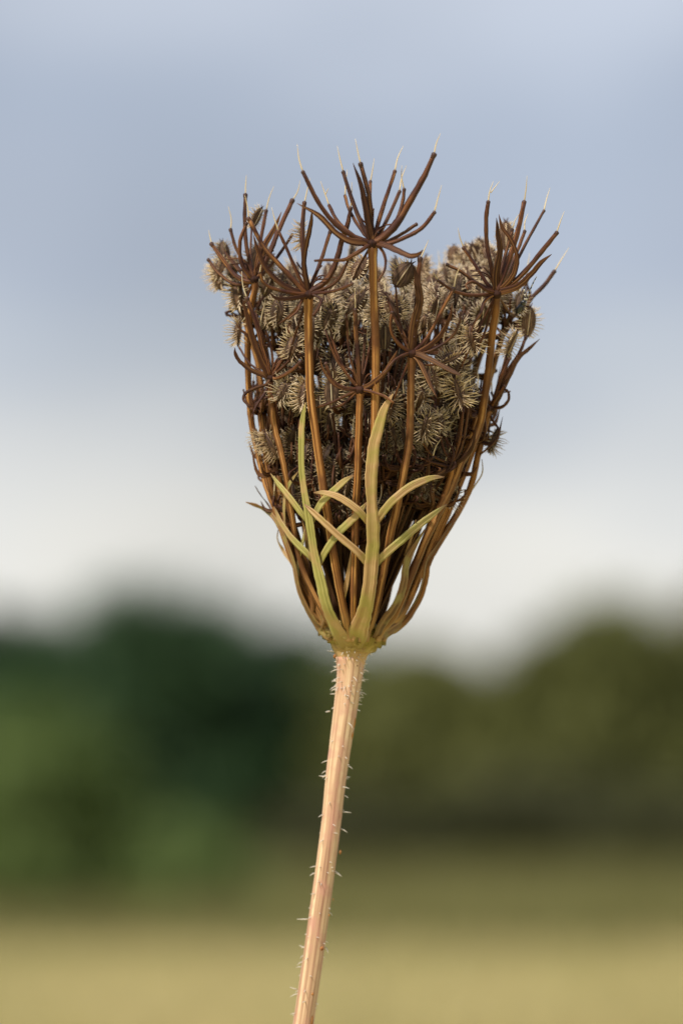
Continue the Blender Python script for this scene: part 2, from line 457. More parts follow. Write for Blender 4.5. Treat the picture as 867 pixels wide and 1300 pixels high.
tree('broadleaf_tree', 215, 150, 742, 360, M['leaf_dark'], 'large blurred dark green tree rising highest behind the left of the stem', n_leaf=26000, leaf=0.2, lobes=13, seed=1)
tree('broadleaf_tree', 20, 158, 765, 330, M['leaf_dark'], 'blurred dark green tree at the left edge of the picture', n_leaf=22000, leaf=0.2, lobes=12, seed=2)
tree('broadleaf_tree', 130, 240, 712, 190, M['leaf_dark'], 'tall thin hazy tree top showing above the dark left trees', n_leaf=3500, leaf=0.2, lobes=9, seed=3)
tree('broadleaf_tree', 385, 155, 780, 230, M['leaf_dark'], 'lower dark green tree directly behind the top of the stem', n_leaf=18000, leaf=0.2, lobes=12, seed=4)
tree('broadleaf_tree', 520, 150, 800, 240, M['leaf_olive'], 'low olive tree just right of the stem, left of the treeline dip', n_leaf=18000, leaf=0.2, lobes=12, seed=5)
tree('broadleaf_tree', 655, 148, 812, 230, M['leaf_olive'], 'low olive tree at the right side of the treeline dip', n_leaf=18000, leaf=0.2, lobes=12, seed=6)
tree('broadleaf_tree', 790, 145, 740, 290, M['leaf_olive'], 'tall rounded olive tree on the right of the picture', n_leaf=24000, leaf=0.2, lobes=13, seed=7)
tree('broadleaf_tree', 915, 150, 722, 250, M['leaf_brown'], 'brownish olive tree cut by the right edge of the picture', n_leaf=20000, leaf=0.2, lobes=12, seed=8)
tree('shrub', 5, 42, 885, 340, M['leaf_mid'], 'bright green rounded shrub in front of the trees at lower left', 'shrub', n_leaf=20000, leaf=0.06, lobes=10, low=0.08, seed=9)
tree('shrub', 175, 45, 1045, 320, M['leaf_mid'], 'low green shrub at the foot of the tallest dark tree', 'shrub', n_leaf=11000, leaf=0.07, lobes=10, low=0.08, seed=10)
tree('shrub', 480, 110, 1012, 280, M['leaf_shaded'], 'low shrub with under-tree shade in its leaf colour on the meadow edge right behind the stem', 'shrub', n_leaf=11000, leaf=0.12, lobes=10, low=0.08, seed=12)
tree('shrub', 690, 112, 985, 300, M['leaf_shaded'], 'low shrub with under-tree shade in its leaf colour below the dip in the treeline', 'shrub', n_leaf=12000, leaf=0.12, lobes=10, low=0.08, seed=13)
tree('shrub', 880, 108, 1000, 260, M['leaf_shaded'], 'low shrub with under-tree shade in its leaf colour at the right edge under the olive trees', 'shrub', n_leaf=11000, leaf=0.12, lobes=10, low=0.08, seed=14)

def wood_belt():
    r = np.random.default_rng(77)
    n_cl = 900
    x = r.uniform(17, 150, n_cl) * np.where(r.random(n_cl) < .5, -1, 1)
    top = 5.6 + 1.5 * np.sin(x * .21) + 0.9 * np.sin(x * .53 + 1)
    c = np.column_stack([x, 150 + r.uniform(-6, 10, n_cl), top * r.uniform(.12, .95, n_cl)])
    n = 70000
    i = r.integers(0, n_cl, n)
    pos = c[i] + r.normal(size=(n, 3)) * np.array([1.0, 1.0, .7])
    pos = pos[pos[:, 2] > .05]; n = len(pos)
    nrm = np.array([0, -.5, .6]) + r.normal(size=(n, 3)) * .6
    ax = np.cross(nrm, r.normal(size=(n, 3))); ax /= np.linalg.norm(ax, axis=1)[:, None]
    bx = np.cross(ax, nrm); bx /= np.linalg.norm(bx, axis=1)[:, None]
    s_ = r.uniform(.18, .38, n)[:, None]
    v = np.stack([pos - ax * s_, pos + bx * s_ * .5, pos + ax * s_, pos - bx * s_ * .5], axis=1)
    link('distant_wood', tri_mesh('distant_wood', v, [M['leaf_olive']]), kind='stuff', label='far-off belt of olive woodland running on beyond both picture edges', category='wood')
wood_belt()

# ------------------------------------------------------------------ the seed head
AXV = [300, 320, 450, 600, 700, 815, 830]
AXU = [487, 486, 478, 467, 459, 452, 447]
RV = [260, 300, 330, 380, 450, 520, 600, 660, 715, 760, 790, 805, 830]
RR = [218, 216, 212, 195, 172, 155, 135, 115, 92, 75, 55, 42, 18]
def axis_u(v): return float(np.interp(v, AXV, AXU))
def cup_r(v): return float(np.interp(v, RV, RR))
def wfront(u, v, k=1.0):
    d = (u - axis_u(v)) / 1.0
    r = cup_r(v)
    return -math.sqrt(max(r * r - d * d, 0.0)) * k

STEM = [(445, 834, 0, 18.5), (443.5, 861, 0, 16), (435, 924, 0, 14.3), (426.5, 986, 0, 13), (418.5, 1060, 0, 12.4), (403, 1175, 0, 12.6), (385, 1300, 0, 13),
        (362, 1450, 0, 13.5), (300, 1900, 6, 15), (200, 3000, 20, 18), (120, 4500, 30, 21), (90, 6285, 35, 26)]
base_w = P(*STEM[-1][:3]); base_w[2] = 0.0
plant = link('wild_carrot', None, None, label='dried brown wild carrot seed head on a tall hairy stem', category='plant')
plant.location = base_w
ORG = base_w

def part(name, geo, mats, parent, **kw):
    return link(name, geo.mesh(name, mats, origin=ORG), parent, **kw)

# stem: ribbed, tapering, down to the ground
g = Geo()
sp = [P(u, v, w) for u, v, w, r in STEM]
sp[-1] = base_w
g.sweep(sp, [r * S for *_, r in STEM], sides=26, ridge=0.03, smooth=6, rough=0.006)
stem = part('stem', g, [M['stem']], plant)

# receptacle: the swollen plate under the rays
g = Geo()
prof = [(446, 850, 14.0), (446, 838, 17.5), (446.5, 830, 20.5), (447.5, 822, 27), (449, 814, 33), (450, 807, 39), (450.5, 802, 41), (451, 797, 38), (452, 792, 28), (452, 789, 8)]
g.sweep([P(u, v, 0) for u, v, r in prof], [r * S for *_, r in prof], sides=30, ridge=0.045, smooth=3, rough=0.02)
receptacle = part('receptacle', g, [M['receptacle']], plant)

# hairs on the stem
g = Geo()
hr = np.random.default_rng(5)
su = np.array([s[0] for s in STEM]); sv = np.array([s[1] for s in STEM]); sr = np.array([s[3] for s in STEM])
vs = np.concatenate([826 + 60 * hr.random(120) ** 1.3, hr.uniform(870, 1340, 105)])
for v in vs:
    a = hr.uniform(0, 2 * math.pi)
    u = np.interp(v, sv, su); r = np.interp(v, sv, sr) * 0.97
    if v < 834: r = float(np.interp(v, [822, 834], [27, 19]))
    le = hr.uniform(2.5, 8) * (1.5 if hr.random() < 0.12 else 1)
    dr = np.array([math.cos(a), math.sin(a)])
    dn = hr.uniform(0.0, 0.75) if v > 870 else hr.uniform(-0.2, 0.7)
    tw = hr.normal(0, 0.2)
    p0 = (u + dr[0] * r, v, dr[1] * r)
    p1 = (u + dr[0] * (r + le * .55) + tw * le * .4, v + dn * le * .35, dr[1] * (r + le * .55))
    p2 = (u + dr[0] * (r + le) + tw * le, v + dn * le, dr[1] * (r + le))
    g.sweep([P(*p0), P(*p1), P(*p2)], [0.68 * S, 0.52 * S, 0.16 * S], sides=4, smooth=2)
for (u, v, du, dv) in ((391, 1167, -14, 0), (387, 1203, -7, -3), (377, 1256, -9, -3), (414, 986, -9, -1), (419, 903, -6, 1), (432, 1052, 9, 5), (426, 1108, 8, 5), (413, 1203, 4, 7), (452, 876, 9, 8), (437, 1010, 5, 3)):
    g.sweep([P(u, v, 0), P(u + du * .5, v + dv * .35, -1), P(u + du, v + dv, -2)], [0.85 * S, 0.75 * S, 0.25 * S], sides=4, smooth=2)
part('stem_hair', g, [M['hair']], stem, kind='stuff')
# small scabs on the stem
for (u, v, a, b, dep) in ((449.5, 917, 2.2, 7, -5), (447, 933, 1.6, 5, -6), (409, 1204, 2.2, 3, -12.2), (432, 1082, 1.6, 3, -10), (453, 845, 1.8, 2.2, -14), (425, 833, 2, 3, -11), (455, 866, 1.5, 2.2, -8), (396, 1297, 2, 8, -9), (397, 1262, 1.3, 2, -12), (418, 1162, 1, 1.6, -11), (423, 1142, .8, 1.2, -10)):
    g = Geo()
    g.sweep([P(u + .12 * b, v - b, dep + .6), P(u + .06 * b, v - b * .5, dep), P(u, v, dep - .5), P(u - .06 * b, v + b * .5, dep), P(u - .12 * b, v + b, dep + .6)],
            np.array([.2, .8, 1, .8, .2]) * a * S, np.array([.2, .6, .7, .6, .2]) * S, face=-FWD, sides=7, smooth=2)
    part('blemish', g, [M['blemish']], stem)

# ---- fruits: spiny half-fruits, six shared meshes in pixel-sized units (metres)
def fruit_mesh(rx, ry, spine, seed, nridge=5, per=14):
    r = np.random.default_rng(seed)
    g = Geo()
    nl, nn = 9, 12
    v, f, uv = [], [], []
    for i in range(nl + 1):
        t = -math.pi / 2 + math.pi * i / nl
        for j in range(nn):
            a = 2 * math.pi * j / nn
            z = math.sin(a) * math.cos(t)
            z = z * 0.75 if z > 0 else z * 0.22
            rid = 1 + 0.06 * math.cos(a * 6)
            v.append((rx * math.cos(a) * math.cos(t) * rid, ry * (math.sin(t) * 1.0 + 0.10 * math.sin(t) ** 3) + 0, rx * z * rid))
    for i in range(nl):
        for j in range(nn):
            k = (j + 1) % nn
            f.append((i * nn + j, i * nn + k, (i + 1) * nn + k, (i + 1) * nn + j))
            uv += [(j / nn, i * .3), ((j + 1) / nn, i * .3), ((j + 1) / nn, i * .3 + .3), (j / nn, i * .3 + .3)]
    g.add(np.array(v) * S, f, uv, 0)
    # pale line down the flat face, dark beak at the apex
    g.sweep(np.array([(0, -ry * 0.95, -rx * .2), (0, -ry * .4, -rx * .27), (0, ry * .4, -rx * .27), (0, ry * .95, -rx * .2)]) * S, np.array([.4, .8, .8, .4]) * S, face=(0, 0, 1), sides=4, mat=1, smooth=1)
    for q in (-1, 1):
        g.sweep(np.array([(q * .8, ry * .95, 0), (q * 1.4, ry * 1.12 + 1, .5), (q * 3.2, ry * 1.12 + 4, 1)]) * S, np.array([1.5, .9, .4]) * S, face=(0, 0, 1), sides=4, mat=2, smooth=1)
    g.sweep(np.array([(0, -ry * 1.15, 0), (0, -ry * .9, 0)]) * S, np.array([1.7, 3.2]) * S, face=(0, 0, 1), sides=5, mat=2, smooth=1)
    for k in range(nridge):
        a = math.radians(-8 + 196 * k / (nridge - 1))
        for i in range(per):
            t = math.radians(-68 + 136 * (i + r.uniform(-.3, .3)) / (per - 1))
            ct = math.cos(t)
            zz = math.sin(a) * ct
            p = np.array([rx * math.cos(a) * ct, ry * math.sin(t), rx * (zz * .75 if zz > 0 else zz * .22)])
            d = np.array([math.cos(a), 0.75 * math.sin(t) + r.normal(0, .10), math.sin(a)]) + r.normal(0, .09, 3)
            d /= np.linalg.norm(d)
            le = spine * (r.uniform(.75, 1.15) if r.random() > .1 else .4) * (0.6 + 0.4 * ct)
            bend = np.cross(d, r.normal(size=3)) * le * 0.13
            g.sweep(np.array([p - d * .6, p + d * le * .6 + bend * .5, p + d * le + bend * 1.6]) * S, np.array([.78, .52, .16]) * S, face=np.cross(d, (0.3, 1, 0.2)), sides=3, mat=1, smooth=1)
    return g.mesh('fruit', [M['fruit'], M['spine'], M['tip']])

FR = [fruit_mesh(9.5, 16, 13, 1), fruit_mesh(8.5, 15, 15, 2), fruit_mesh(12, 17, 10, 3), fruit_mesh(7, 15, 17, 4), fruit_mesh(11, 15, 11, 5), fruit_mesh(9.5, 17, 11, 6), fruit_mesh(13, 16.5, 10, 7), fruit_mesh(10, 17, 8, 8, per=11)]

FRUIT_N = [0]
MASSFR = []
def fruit(parent, center, along, facing, kind, size=1.0, merge=False):
    """center px; along / facing as (right, up, toward camera) screen-ish vectors"""
    def vec(a): return RIGHT * a[0] + UP * a[1] - FWD * a[2]
    y = vec(along); y /= np.linalg.norm(y)
    z = vec(facing); z = z - y * np.dot(z, y)
    if np.linalg.norm(z) < 1e-4: z = np.cross(y, (0.2, 0.5, 1))
    z /= np.linalg.norm(z)
    x = np.cross(y, z)
    R = np.column_stack([x, y, z]) * size
    if merge:
        MASSFR.append((kind, R, P(*center) - ORG)); return
    FRUIT_N[0] += 1
    o = link('fruit', FR[kind], parent)
    m = Matrix.Identity(4)
    for i in range(3):
        for j in range(3): m[i][j] = R[i, j]
    c = P(*center) - ORG
    m[0][3], m[1][3], m[2][3] = c
    o.matrix_local = m
    return o

def pedicel_pts(pts):
    return [P(*p) for p in pts]

COUNT = {'pedicel': 0}
MASS = Geo()
MASSF = Geo()
def pedicel(parent, pts, w0, w1, knob=True, mat='pedicel', name='pedicel', merge=False):
    """pts from tip to node (u, v, w); widths in px at tip / node"""
    n = len(pts)
    rad = [0.5 * 0.9 * (w0 + (w1 - w0) * (i / (n - 1)) ** 0.9) * S for i in range(n)]
    wp = pedicel_pts(pts)
    g = MASS if merge else Geo()
    g.sweep(wp, rad, sides=8, ridge=0.09, smooth=4, rough=0.09, uoff=random.random() * 5)
    if knob:
        d = wp[0] - wp[1]; d /= np.linalg.norm(d)
        k = 0.5 * 0.9 * w0 * S * random.uniform(.85, 1.12)
        g.sweep([wp[0] - d * k * 1.6, wp[0] - d * k * .5, wp[0] + d * k * .7, wp[0] + d * k * 1.2], [k * .9, k * 1.18, k * 1.22, k * .5], sides=7, smooth=2, mat=1)
    if not merge:
        COUNT['pedicel'] += 1
        return part(name, g, [M[mat], M['tip'] if knob else M[mat]], parent)

def filament(parent, p0, p1, r=1.0, fork=None, merge=False):
    g = MASSF if merge else Geo()
    a, b = np.array(p0, float), np.array(p1, float)
    mid = (a + b) / 2 + np.array([random.uniform(-2.2, 2.2), random.uniform(-1, 1), 0])
    g.sweep([P(*a), P(*mid), P(*b)], np.array([r, r * .72, r * .22]) * S, sides=5, smooth=3)
    if fork:
        f0 = a * .55 + b * .45
        c = np.array(fork, float)
        g.sweep([P(*f0), P(*((f0 + c) / 2)), P(*c)], np.array([r * .7, r * .5, r * .2]) * S, sides=4, smooth=2)
    if not merge:
        part('filament', g, [M['filament']], parent)

def bractlet(parent, pts, width, thick=0.45, prof=None, mat='bractlet', name='bractlet'):
    """pointed little leaf, pts from tip to node"""
    wp = pedicel_pts(pts)
    n = len(wp)
    if prof is None:
        prof = [0.06] + [min(1, 0.55 + 0.6 * i / (n - 1)) for i in range(1, n)]
    wd = np.array(prof) * width * 0.5 * S
    g = Geo()
    g.sweep(wp, wd, np.maximum(wd * thick, 0.4 * S), face=-FWD + 0.35 * RIGHT, sides=10, ridge=0.05, smooth=4, channel=0.7, rough=0.07)
    return part(name, g, [M[mat]], parent)

def ray(pts, width, name='ray', mat='ray', w1=None):
    """stalk from node down to the receptacle; returns the ray object"""
    n = len(pts)
    w1 = w1 or width * 1.05
    rad = np.array([0.5 * 0.9 * (width + (w1 - width) * i / (n - 1)) * S for i in range(n)])
    rad[0] *= 1.25
    g = Geo()
    wp = [P(*p) for p in pts]
    d = wp[0] - wp[1]; d /= np.linalg.norm(d)
    g.sweep(wp[::-1], rad[::-1], sides=12, ridge=0.13, smooth=5, rough=0.05, uoff=random.random() * 7)
    # the swollen dark node the pedicels grow from
    k = width * 0.62 * S
    g.sweep([wp[0] - d * k * .9, wp[0] - d * k * .2, wp[0] + d * k * .35, wp[0] + d * k * .8], [k * .9, k * 1.15, k * 1.1, k * .35], sides=9, smooth=3, mat=1)
    return part(name, g, [M[mat], M['node']], plant)

def hero(node, stalk, width, peds=(), bracts=(), hook=(), wk=0.97, base_w=None):
    """an umbellet copied from the photograph. peds: (tip..node list of px, w_tip, w_base, dz_tip, filament end or None, fork or None)"""
    full = [node] + list(stalk)
    pts = [(u, v, wfront(u, v, wk) if base_w is None else base_w * min(1, cup_r(v) / cup_r(node[1]))) for u, v in full]
    # bring the foot of the stalk onto the receptacle
    fa = math.atan2(pts[-1][2] if abs(pts[-1][2]) > 4 else -14, pts[-1][0] - axis_u(pts[-1][1]))
    pts.append((axis_u(800) + math.cos(fa) * 42, 799, math.sin(fa) * 42))
    pts.append((axis_u(812) + math.cos(fa) * 35, 813, math.sin(fa) * 35))
    r = ray(pts, width)
    w0 = pts[0][2]
    def depth(path, dz):
        path = [tuple(q) for q in path]
        if math.dist(path[-1], node) > 4: path.append(node)
        acc = [0]
        for a, b in zip(path[::-1], path[::-1][1:]): acc.append(acc[-1] + math.dist(a, b))
        tt = [a / acc[-1] for a in acc][::-1]
        return [(u, v, w0 + dz * t ** 0.8) for (u, v), t in zip(path, tt)]
    for path, a, b, dz, fil, fork in peds:
        q = depth(path, dz)
        pedicel(r, q, a, b)
        if fil: filament(r, q[0], (fil[0], fil[1], q[0][2] + dz * .25), fork=(fork[0], fork[1], q[0][2]) if fork else None)
    for path, wd, dz in bracts:
        bractlet(r, depth(path, dz), wd)
    for path, a, b, dz in hook:
        pedicel(r, depth(path, dz), a, b, knob=False)
    # short withered pedicels with dark heads in the middle of the umbellet
    for i in range(6):
        an = random.uniform(-1.2, 1.2); le = random.uniform(16, 44)
        tip = (node[0] + math.sin(an) * le, node[1] - math.cos(an) * le * .9 - 3, w0 + random.uniform(-20, 30))
        mid = (node[0] + math.sin(an) * le * .35, node[1] - le * .55, w0 + random.uniform(-5, 10))
        pedicel(r, [tip, mid, (*node, w0)], 1.8, 2.4)
    return r, (node[0], node[1], w0)

HEROES = {}
# tallest, in the middle
HEROES[1] = hero((473, 308), [(474, 360), (477, 440), (476.5, 520), (474, 600), (470, 700), (463, 770)], 10.5,
    peds=[([(385, 219), (399, 247.5), (413, 270), (431, 289), (455, 303)], 5.5, 8, -14, (377.5, 183), None),
          ([(436, 219), (447, 254), (460, 286)], 5, 6.5, 26, (428, 185), None),
          ([(458, 209), (468, 247), (471, 283)], 5.5, 8, -10, (451, 176), None),
          ([(418, 261), (429, 281), (450, 300)], 4.5, 6, 34, (407, 230), (417, 239)),
          ([(438, 249), (444, 268), (460, 294)], 4.2, 5, 48, (441, 215), None),
          ([(470, 231), (470, 262), (472, 290)], 4, 5, 40, (475, 201), None),
          ([(501, 218), (489, 254), (478, 290)], 4.6, 6.5, 6, (512, 185), None),
          ([(507, 243.5), (494, 273), (480, 300)], 4.2, 5.5, 30, (516, 210), None),
          ([(513, 241), (511, 257), (503, 280), (483, 302)], 4.4, 6, 12, (510, 210), None),
          ([(550.5, 197), (539, 222), (521, 254), (504, 283), (484, 303)], 6, 12, -18, (559, 169), None),
          ([(551, 270), (539, 286), (520, 299), (490, 310)], 5, 6, -24, (560.5, 235), None),
          ([(528, 285), (510, 297), (488, 308)], 4, 5, 24, None, None)],
    bracts=[([(448, 207), (458.5, 235), (465, 267), (470, 295)], 9.5, -26),
            ([(377, 258), (404, 273), (425, 294), (446, 306)], 9, -30),
            ([(537, 317), (531, 323), (520, 325), (506, 319), (488, 311)], 8, -40)],
    hook=[([(480, 357), (488, 343), (489, 327), (482, 314)], 2.5, 5, -16), ([(399, 331), (416, 330), (436, 330), (452, 322)], 3, 6, -34)])
# left of it
HEROES[2] = hero((392, 373), [(391.5, 400), (392, 439), (394.5, 501), (401, 553), (411, 622), (417, 660), (428, 730), (438, 780)], 10.5,
    peds=[([(316, 278), (334, 312), (350, 331), (369.5, 352), (384, 368)], 5.5, 8, -18, (311, 248), None),
          ([(354, 294), (366, 320), (382, 357)], 4.2, 5, -8, (345, 263), None),
          ([(386.5, 258), (384, 295), (387, 343)], 5.2, 7, 14, (394, 226), None),
          ([(419, 295), (407, 332), (397, 358)], 4.5, 5, 16, None, None),
          ([(445, 265), (441, 285), (434, 306), (426, 334), (414, 356), (398, 368)], 5, 9.5, -10, (446.5, 231), None),
          ([(442, 330), (433, 350), (420, 363), (400, 371)], 3.2, 5, -26, None, None),
          ([(447.5, 360), (432, 367), (415, 371)], 3.2, 4.6, -34, None, None),
          ([(330, 346), (335, 359), (350, 367), (378, 373)], 4, 5.5, -34, (331.5, 336), None)],
    bracts=[([(322, 298), (327, 316), (340, 343), (360, 362), (384, 372)], 8, -26),
            ([(396, 265), (395, 284), (389, 311), (386, 335), (390, 361)], 8, -24),
            ([(341, 370), (350, 378), (366, 379), (384, 376)], 6, -40)],
    hook=[([(397, 401), (404, 392), (408, 381), (400, 375)], 2.6, 4.6, -22), ([(366, 405), (378, 394), (383, 381)], 2.6, 4.6, -22)])
# right
HEROES[3] = hero((630, 372), [(629, 395), (625, 421), (621, 460), (615, 505), (608, 543), (597, 568), (585, 588), (576, 612), (564, 637), (541, 683), (520, 735), (500, 782)], 9.8,
    peds=[([(619.5, 257), (617, 276.5), (617.5, 309), (624, 342)], 5.6, 6.5, -14, (626, 230), (634, 230)),
          ([(650, 292), (643, 317), (635, 346)], 4, 5, 16, (660, 270), None),
          ([(665, 257), (658, 290), (651, 314), (639, 349)], 6, 8, -8, (668.7, 223), None),
          ([(665.6, 294), (657, 317), (642, 352)], 4.2, 5, 26, (670, 271), None),
          ([(706, 296), (687, 320), (667.5, 343), (650, 360)], 5.6, 7, -16, (716, 268), None),
          ([(556, 356), (566, 363), (580, 371), (603, 375)], 3.6, 5, -30, (547, 343), None),
          ([(567.5, 336), (587, 346), (603, 358)], 4.2, 5, -18, None, None),
          ([(588.5, 315), (603, 336), (618, 360)], 4.4, 5.5, 2, (581, 289), None),
          ([(690, 268), (672, 300), (648, 345)], 3.6, 4.6, 60, (698, 238), None)],
    bracts=[([(630, 276.5), (632, 297.5), (634.5, 318), (630, 347)], 9.5, -24),
            ([(633, 272), (637, 288), (649, 305), (656, 325), (654, 343), (645, 359)], 7, -30),
            ([(700, 322.6), (687, 333), (674, 348), (656, 364)], 8.5, -34)],
    hook=[([(594, 368), (592, 361), (602, 358), (616, 368)], 3, 5, -36), ([(598, 421), (601, 411), (610.5, 397), (615, 382)], 2.6, 5, -24)])
# in front of the middle, right of the axis
HEROES[4] = hero((523, 448), [(522, 475), (521, 520), (519.5, 560), (513, 597), (503, 648), (495, 682), (484, 740), (474, 785)], 9.6,
    peds=[([(533, 329), (531, 355), (528, 400)], 6, 7, 4, (544, 304), None),
          ([(575.6, 367), (562.7, 390), (542, 429)], 4.5, 5, -16, (587, 331), None),
          ([(584.5, 397), (583, 410), (572, 429), (545, 446)], 3.2, 4.4, -26, None, None),
          ([(497.5, 397), (496, 418), (506, 437)], 4, 5.5, -24, None, None),
          ([(489, 372), (500, 402), (516, 436)], 3.6, 4.6, 24, (484, 348), None)],
    bracts=[([(526, 338), (529.6, 358), (533, 382), (526, 411), (523, 440)], 13, -20),
            ([(574.5, 384.5), (569, 408), (555, 430), (534, 446)], 7, -30),
            ([(587, 477), (575, 472), (553, 460), (534, 451)], 8, -38),
            ([(555, 506), (545, 486), (533, 460)], 7.5, -18)],
    hook=[([(486, 476), (500, 458), (514, 450)], 3, 5, -22)])
# low centre
HEROES[5] = hero((457, 494), [(456.5, 511), (455, 559), (454, 600), (452, 633), (450.6, 699), (449, 760)], 9.2,
    peds=[([(451, 394), (452, 420), (455, 455)], 5.5, 7, -10, (450, 365), None),
          ([(463, 427), (462, 450), (459, 478)], 3.8, 4.4, 22, None, None),
          ([(419, 422), (429, 452), (442, 477)], 4, 4.6, 8, None, None),
          ([(413.7, 462), (421, 481), (436, 492)], 4.4, 5, -22, None, None)],
    bracts=[([(504, 445), (498, 458), (487, 475), (468, 490)], 7.5, -20), ([(405, 452), (411, 470), (424, 488), (442, 494)], 5, -28)],
    hook=[([(500, 512), (488, 503), (470, 497)], 3, 5, -20)])
# left flank
HEROES[6] = hero((344, 479), [(343, 492), (348, 538), (356, 570), (363, 604), (370, 650), (384, 720), (412, 780)], 8,
    peds=[([(314, 379.6), (326, 413), (334, 446)], 5.6, 7, -12, (307, 344), None),
          ([(337.7, 420), (345, 446), (346, 466)], 3.4, 4, 14, None, None),
          ([(368, 409.5), (365, 437), (357, 459)], 4, 4.6, -10, (368, 384), None),
          ([(386, 450), (370, 456), (357, 468)], 3.4, 4.4, -24, None, None),
          ([(381, 460), (368, 472), (352, 480)], 4.4, 5, -30, None, None),
          ([(329, 423), (325, 398), (333, 430), (340, 462)], 2.4, 4, 20, (337, 381), None)],
    bracts=[([(308, 379), (314, 402), (320, 425), (331, 456)], 9.5, -22),
            ([(298.5, 441), (299, 449), (305, 459), (320, 470), (336, 477)], 6.5, -14),
            ([(297.7, 408), (306, 419), (317, 430)], 4, -14)],
    hook=[([(318, 517), (309, 507), (313, 498), (326, 492), (338, 488)], 3, 5, -22), ([(319.6, 531), (325, 516), (338, 496)], 2.6, 4.4, -16)])
# left rim, a little behind
HEROES[7] = hero((323, 354), [(324, 366), (319.5, 388), (315, 430), (315, 468), (317, 510), (321, 545), (329, 580), (338, 615), (349, 645), (364, 690), (382, 735), (408, 785)], 8.4, wk=0.55,
    peds=[([(311.7, 248), (311, 279), (313, 311), (320, 344)], 5, 6, 16, (313, 222), None),
          ([(293, 292), (300, 315), (315, 342)], 4.4, 5, 20, (290, 262), None),
          ([(313, 284), (305, 306), (306, 332), (316, 349)], 4, 6.5, -14, None, None),
          ([(338, 268), (332, 300), (326, 336)], 4.4, 5.5, 24, (348, 236), None),
          ([(371, 255), (355, 290), (344, 317), (330, 346)], 6, 7, 22, (381, 229), None),
          ([(371, 298), (354, 324), (334, 348)], 3.8, 4.4, 36, None, None),
          ([(269, 310), (282, 328), (298, 349), (314, 357)], 5, 8, 26, (265, 292), None),
          ([(265, 330), (276, 345), (296, 360), (316, 359)], 4, 6, 40, None, None)],
    bracts=[([(357.5, 269), (348, 291), (336, 312), (326, 344)], 9, 20), ([(284, 316), (296, 333), (311, 349)], 7, 34)])
# right flank with two big fruits
HEROES[9] = hero((623, 518), [(619, 528), (613, 552), (606, 580), (599, 612), (589, 636), (571, 667), (553, 696), (543, 716), (540, 735), (532, 760), (516, 786), (500, 800)], 8.2, wk=0.5,
    peds=[([(667, 429), (658, 450), (645, 470), (632, 500)], 4.2, 6, 0, None, None),
          ([(646, 456), (638, 475), (628, 503)], 3.8, 5, -16, None, None),
          ([(703, 345), (690, 363), (671, 384), (652, 430), (634, 494)], 5.4, 5, 30, (722, 314), None),
          ([(640, 490), (634, 500), (627, 510)], 3, 4.5, -22, None, None)],
    bracts=[([(685, 430), (671, 443), (657, 456), (645, 480), (630, 510)], 7, -8)],
    hook=[([(640, 494), (645, 498), (645, 508), (638, 516), (628, 518)], 3.6, 4.6, -18), ([(609, 577), (626, 563), (633, 547), (623, 530)], 2.6, 4.2, -14)])
HEROES[10] = hero((574, 589), [(571, 609), (561, 637), (548, 664), (526, 718), (504, 772)], 9, wk=0.92,
    peds=[([(596, 491), (592.7, 531), (585, 569)], 4.4, 5.4, -6, (597, 476), None),
          ([(587, 521), (583, 548), (578, 576)], 4.6, 4.6, 10, None, None),
          ([(544, 586), (556, 589), (568, 592)], 3.6, 5, -24, None, None),
          ([(566, 545), (568, 565), (572, 580)], 3, 4, 16, None, None)],
    bracts=[([(604, 540), (600, 566), (590, 580), (578, 589)], 6, -22), ([(538, 612), (552, 604), (568, 594)], 6, -26)])

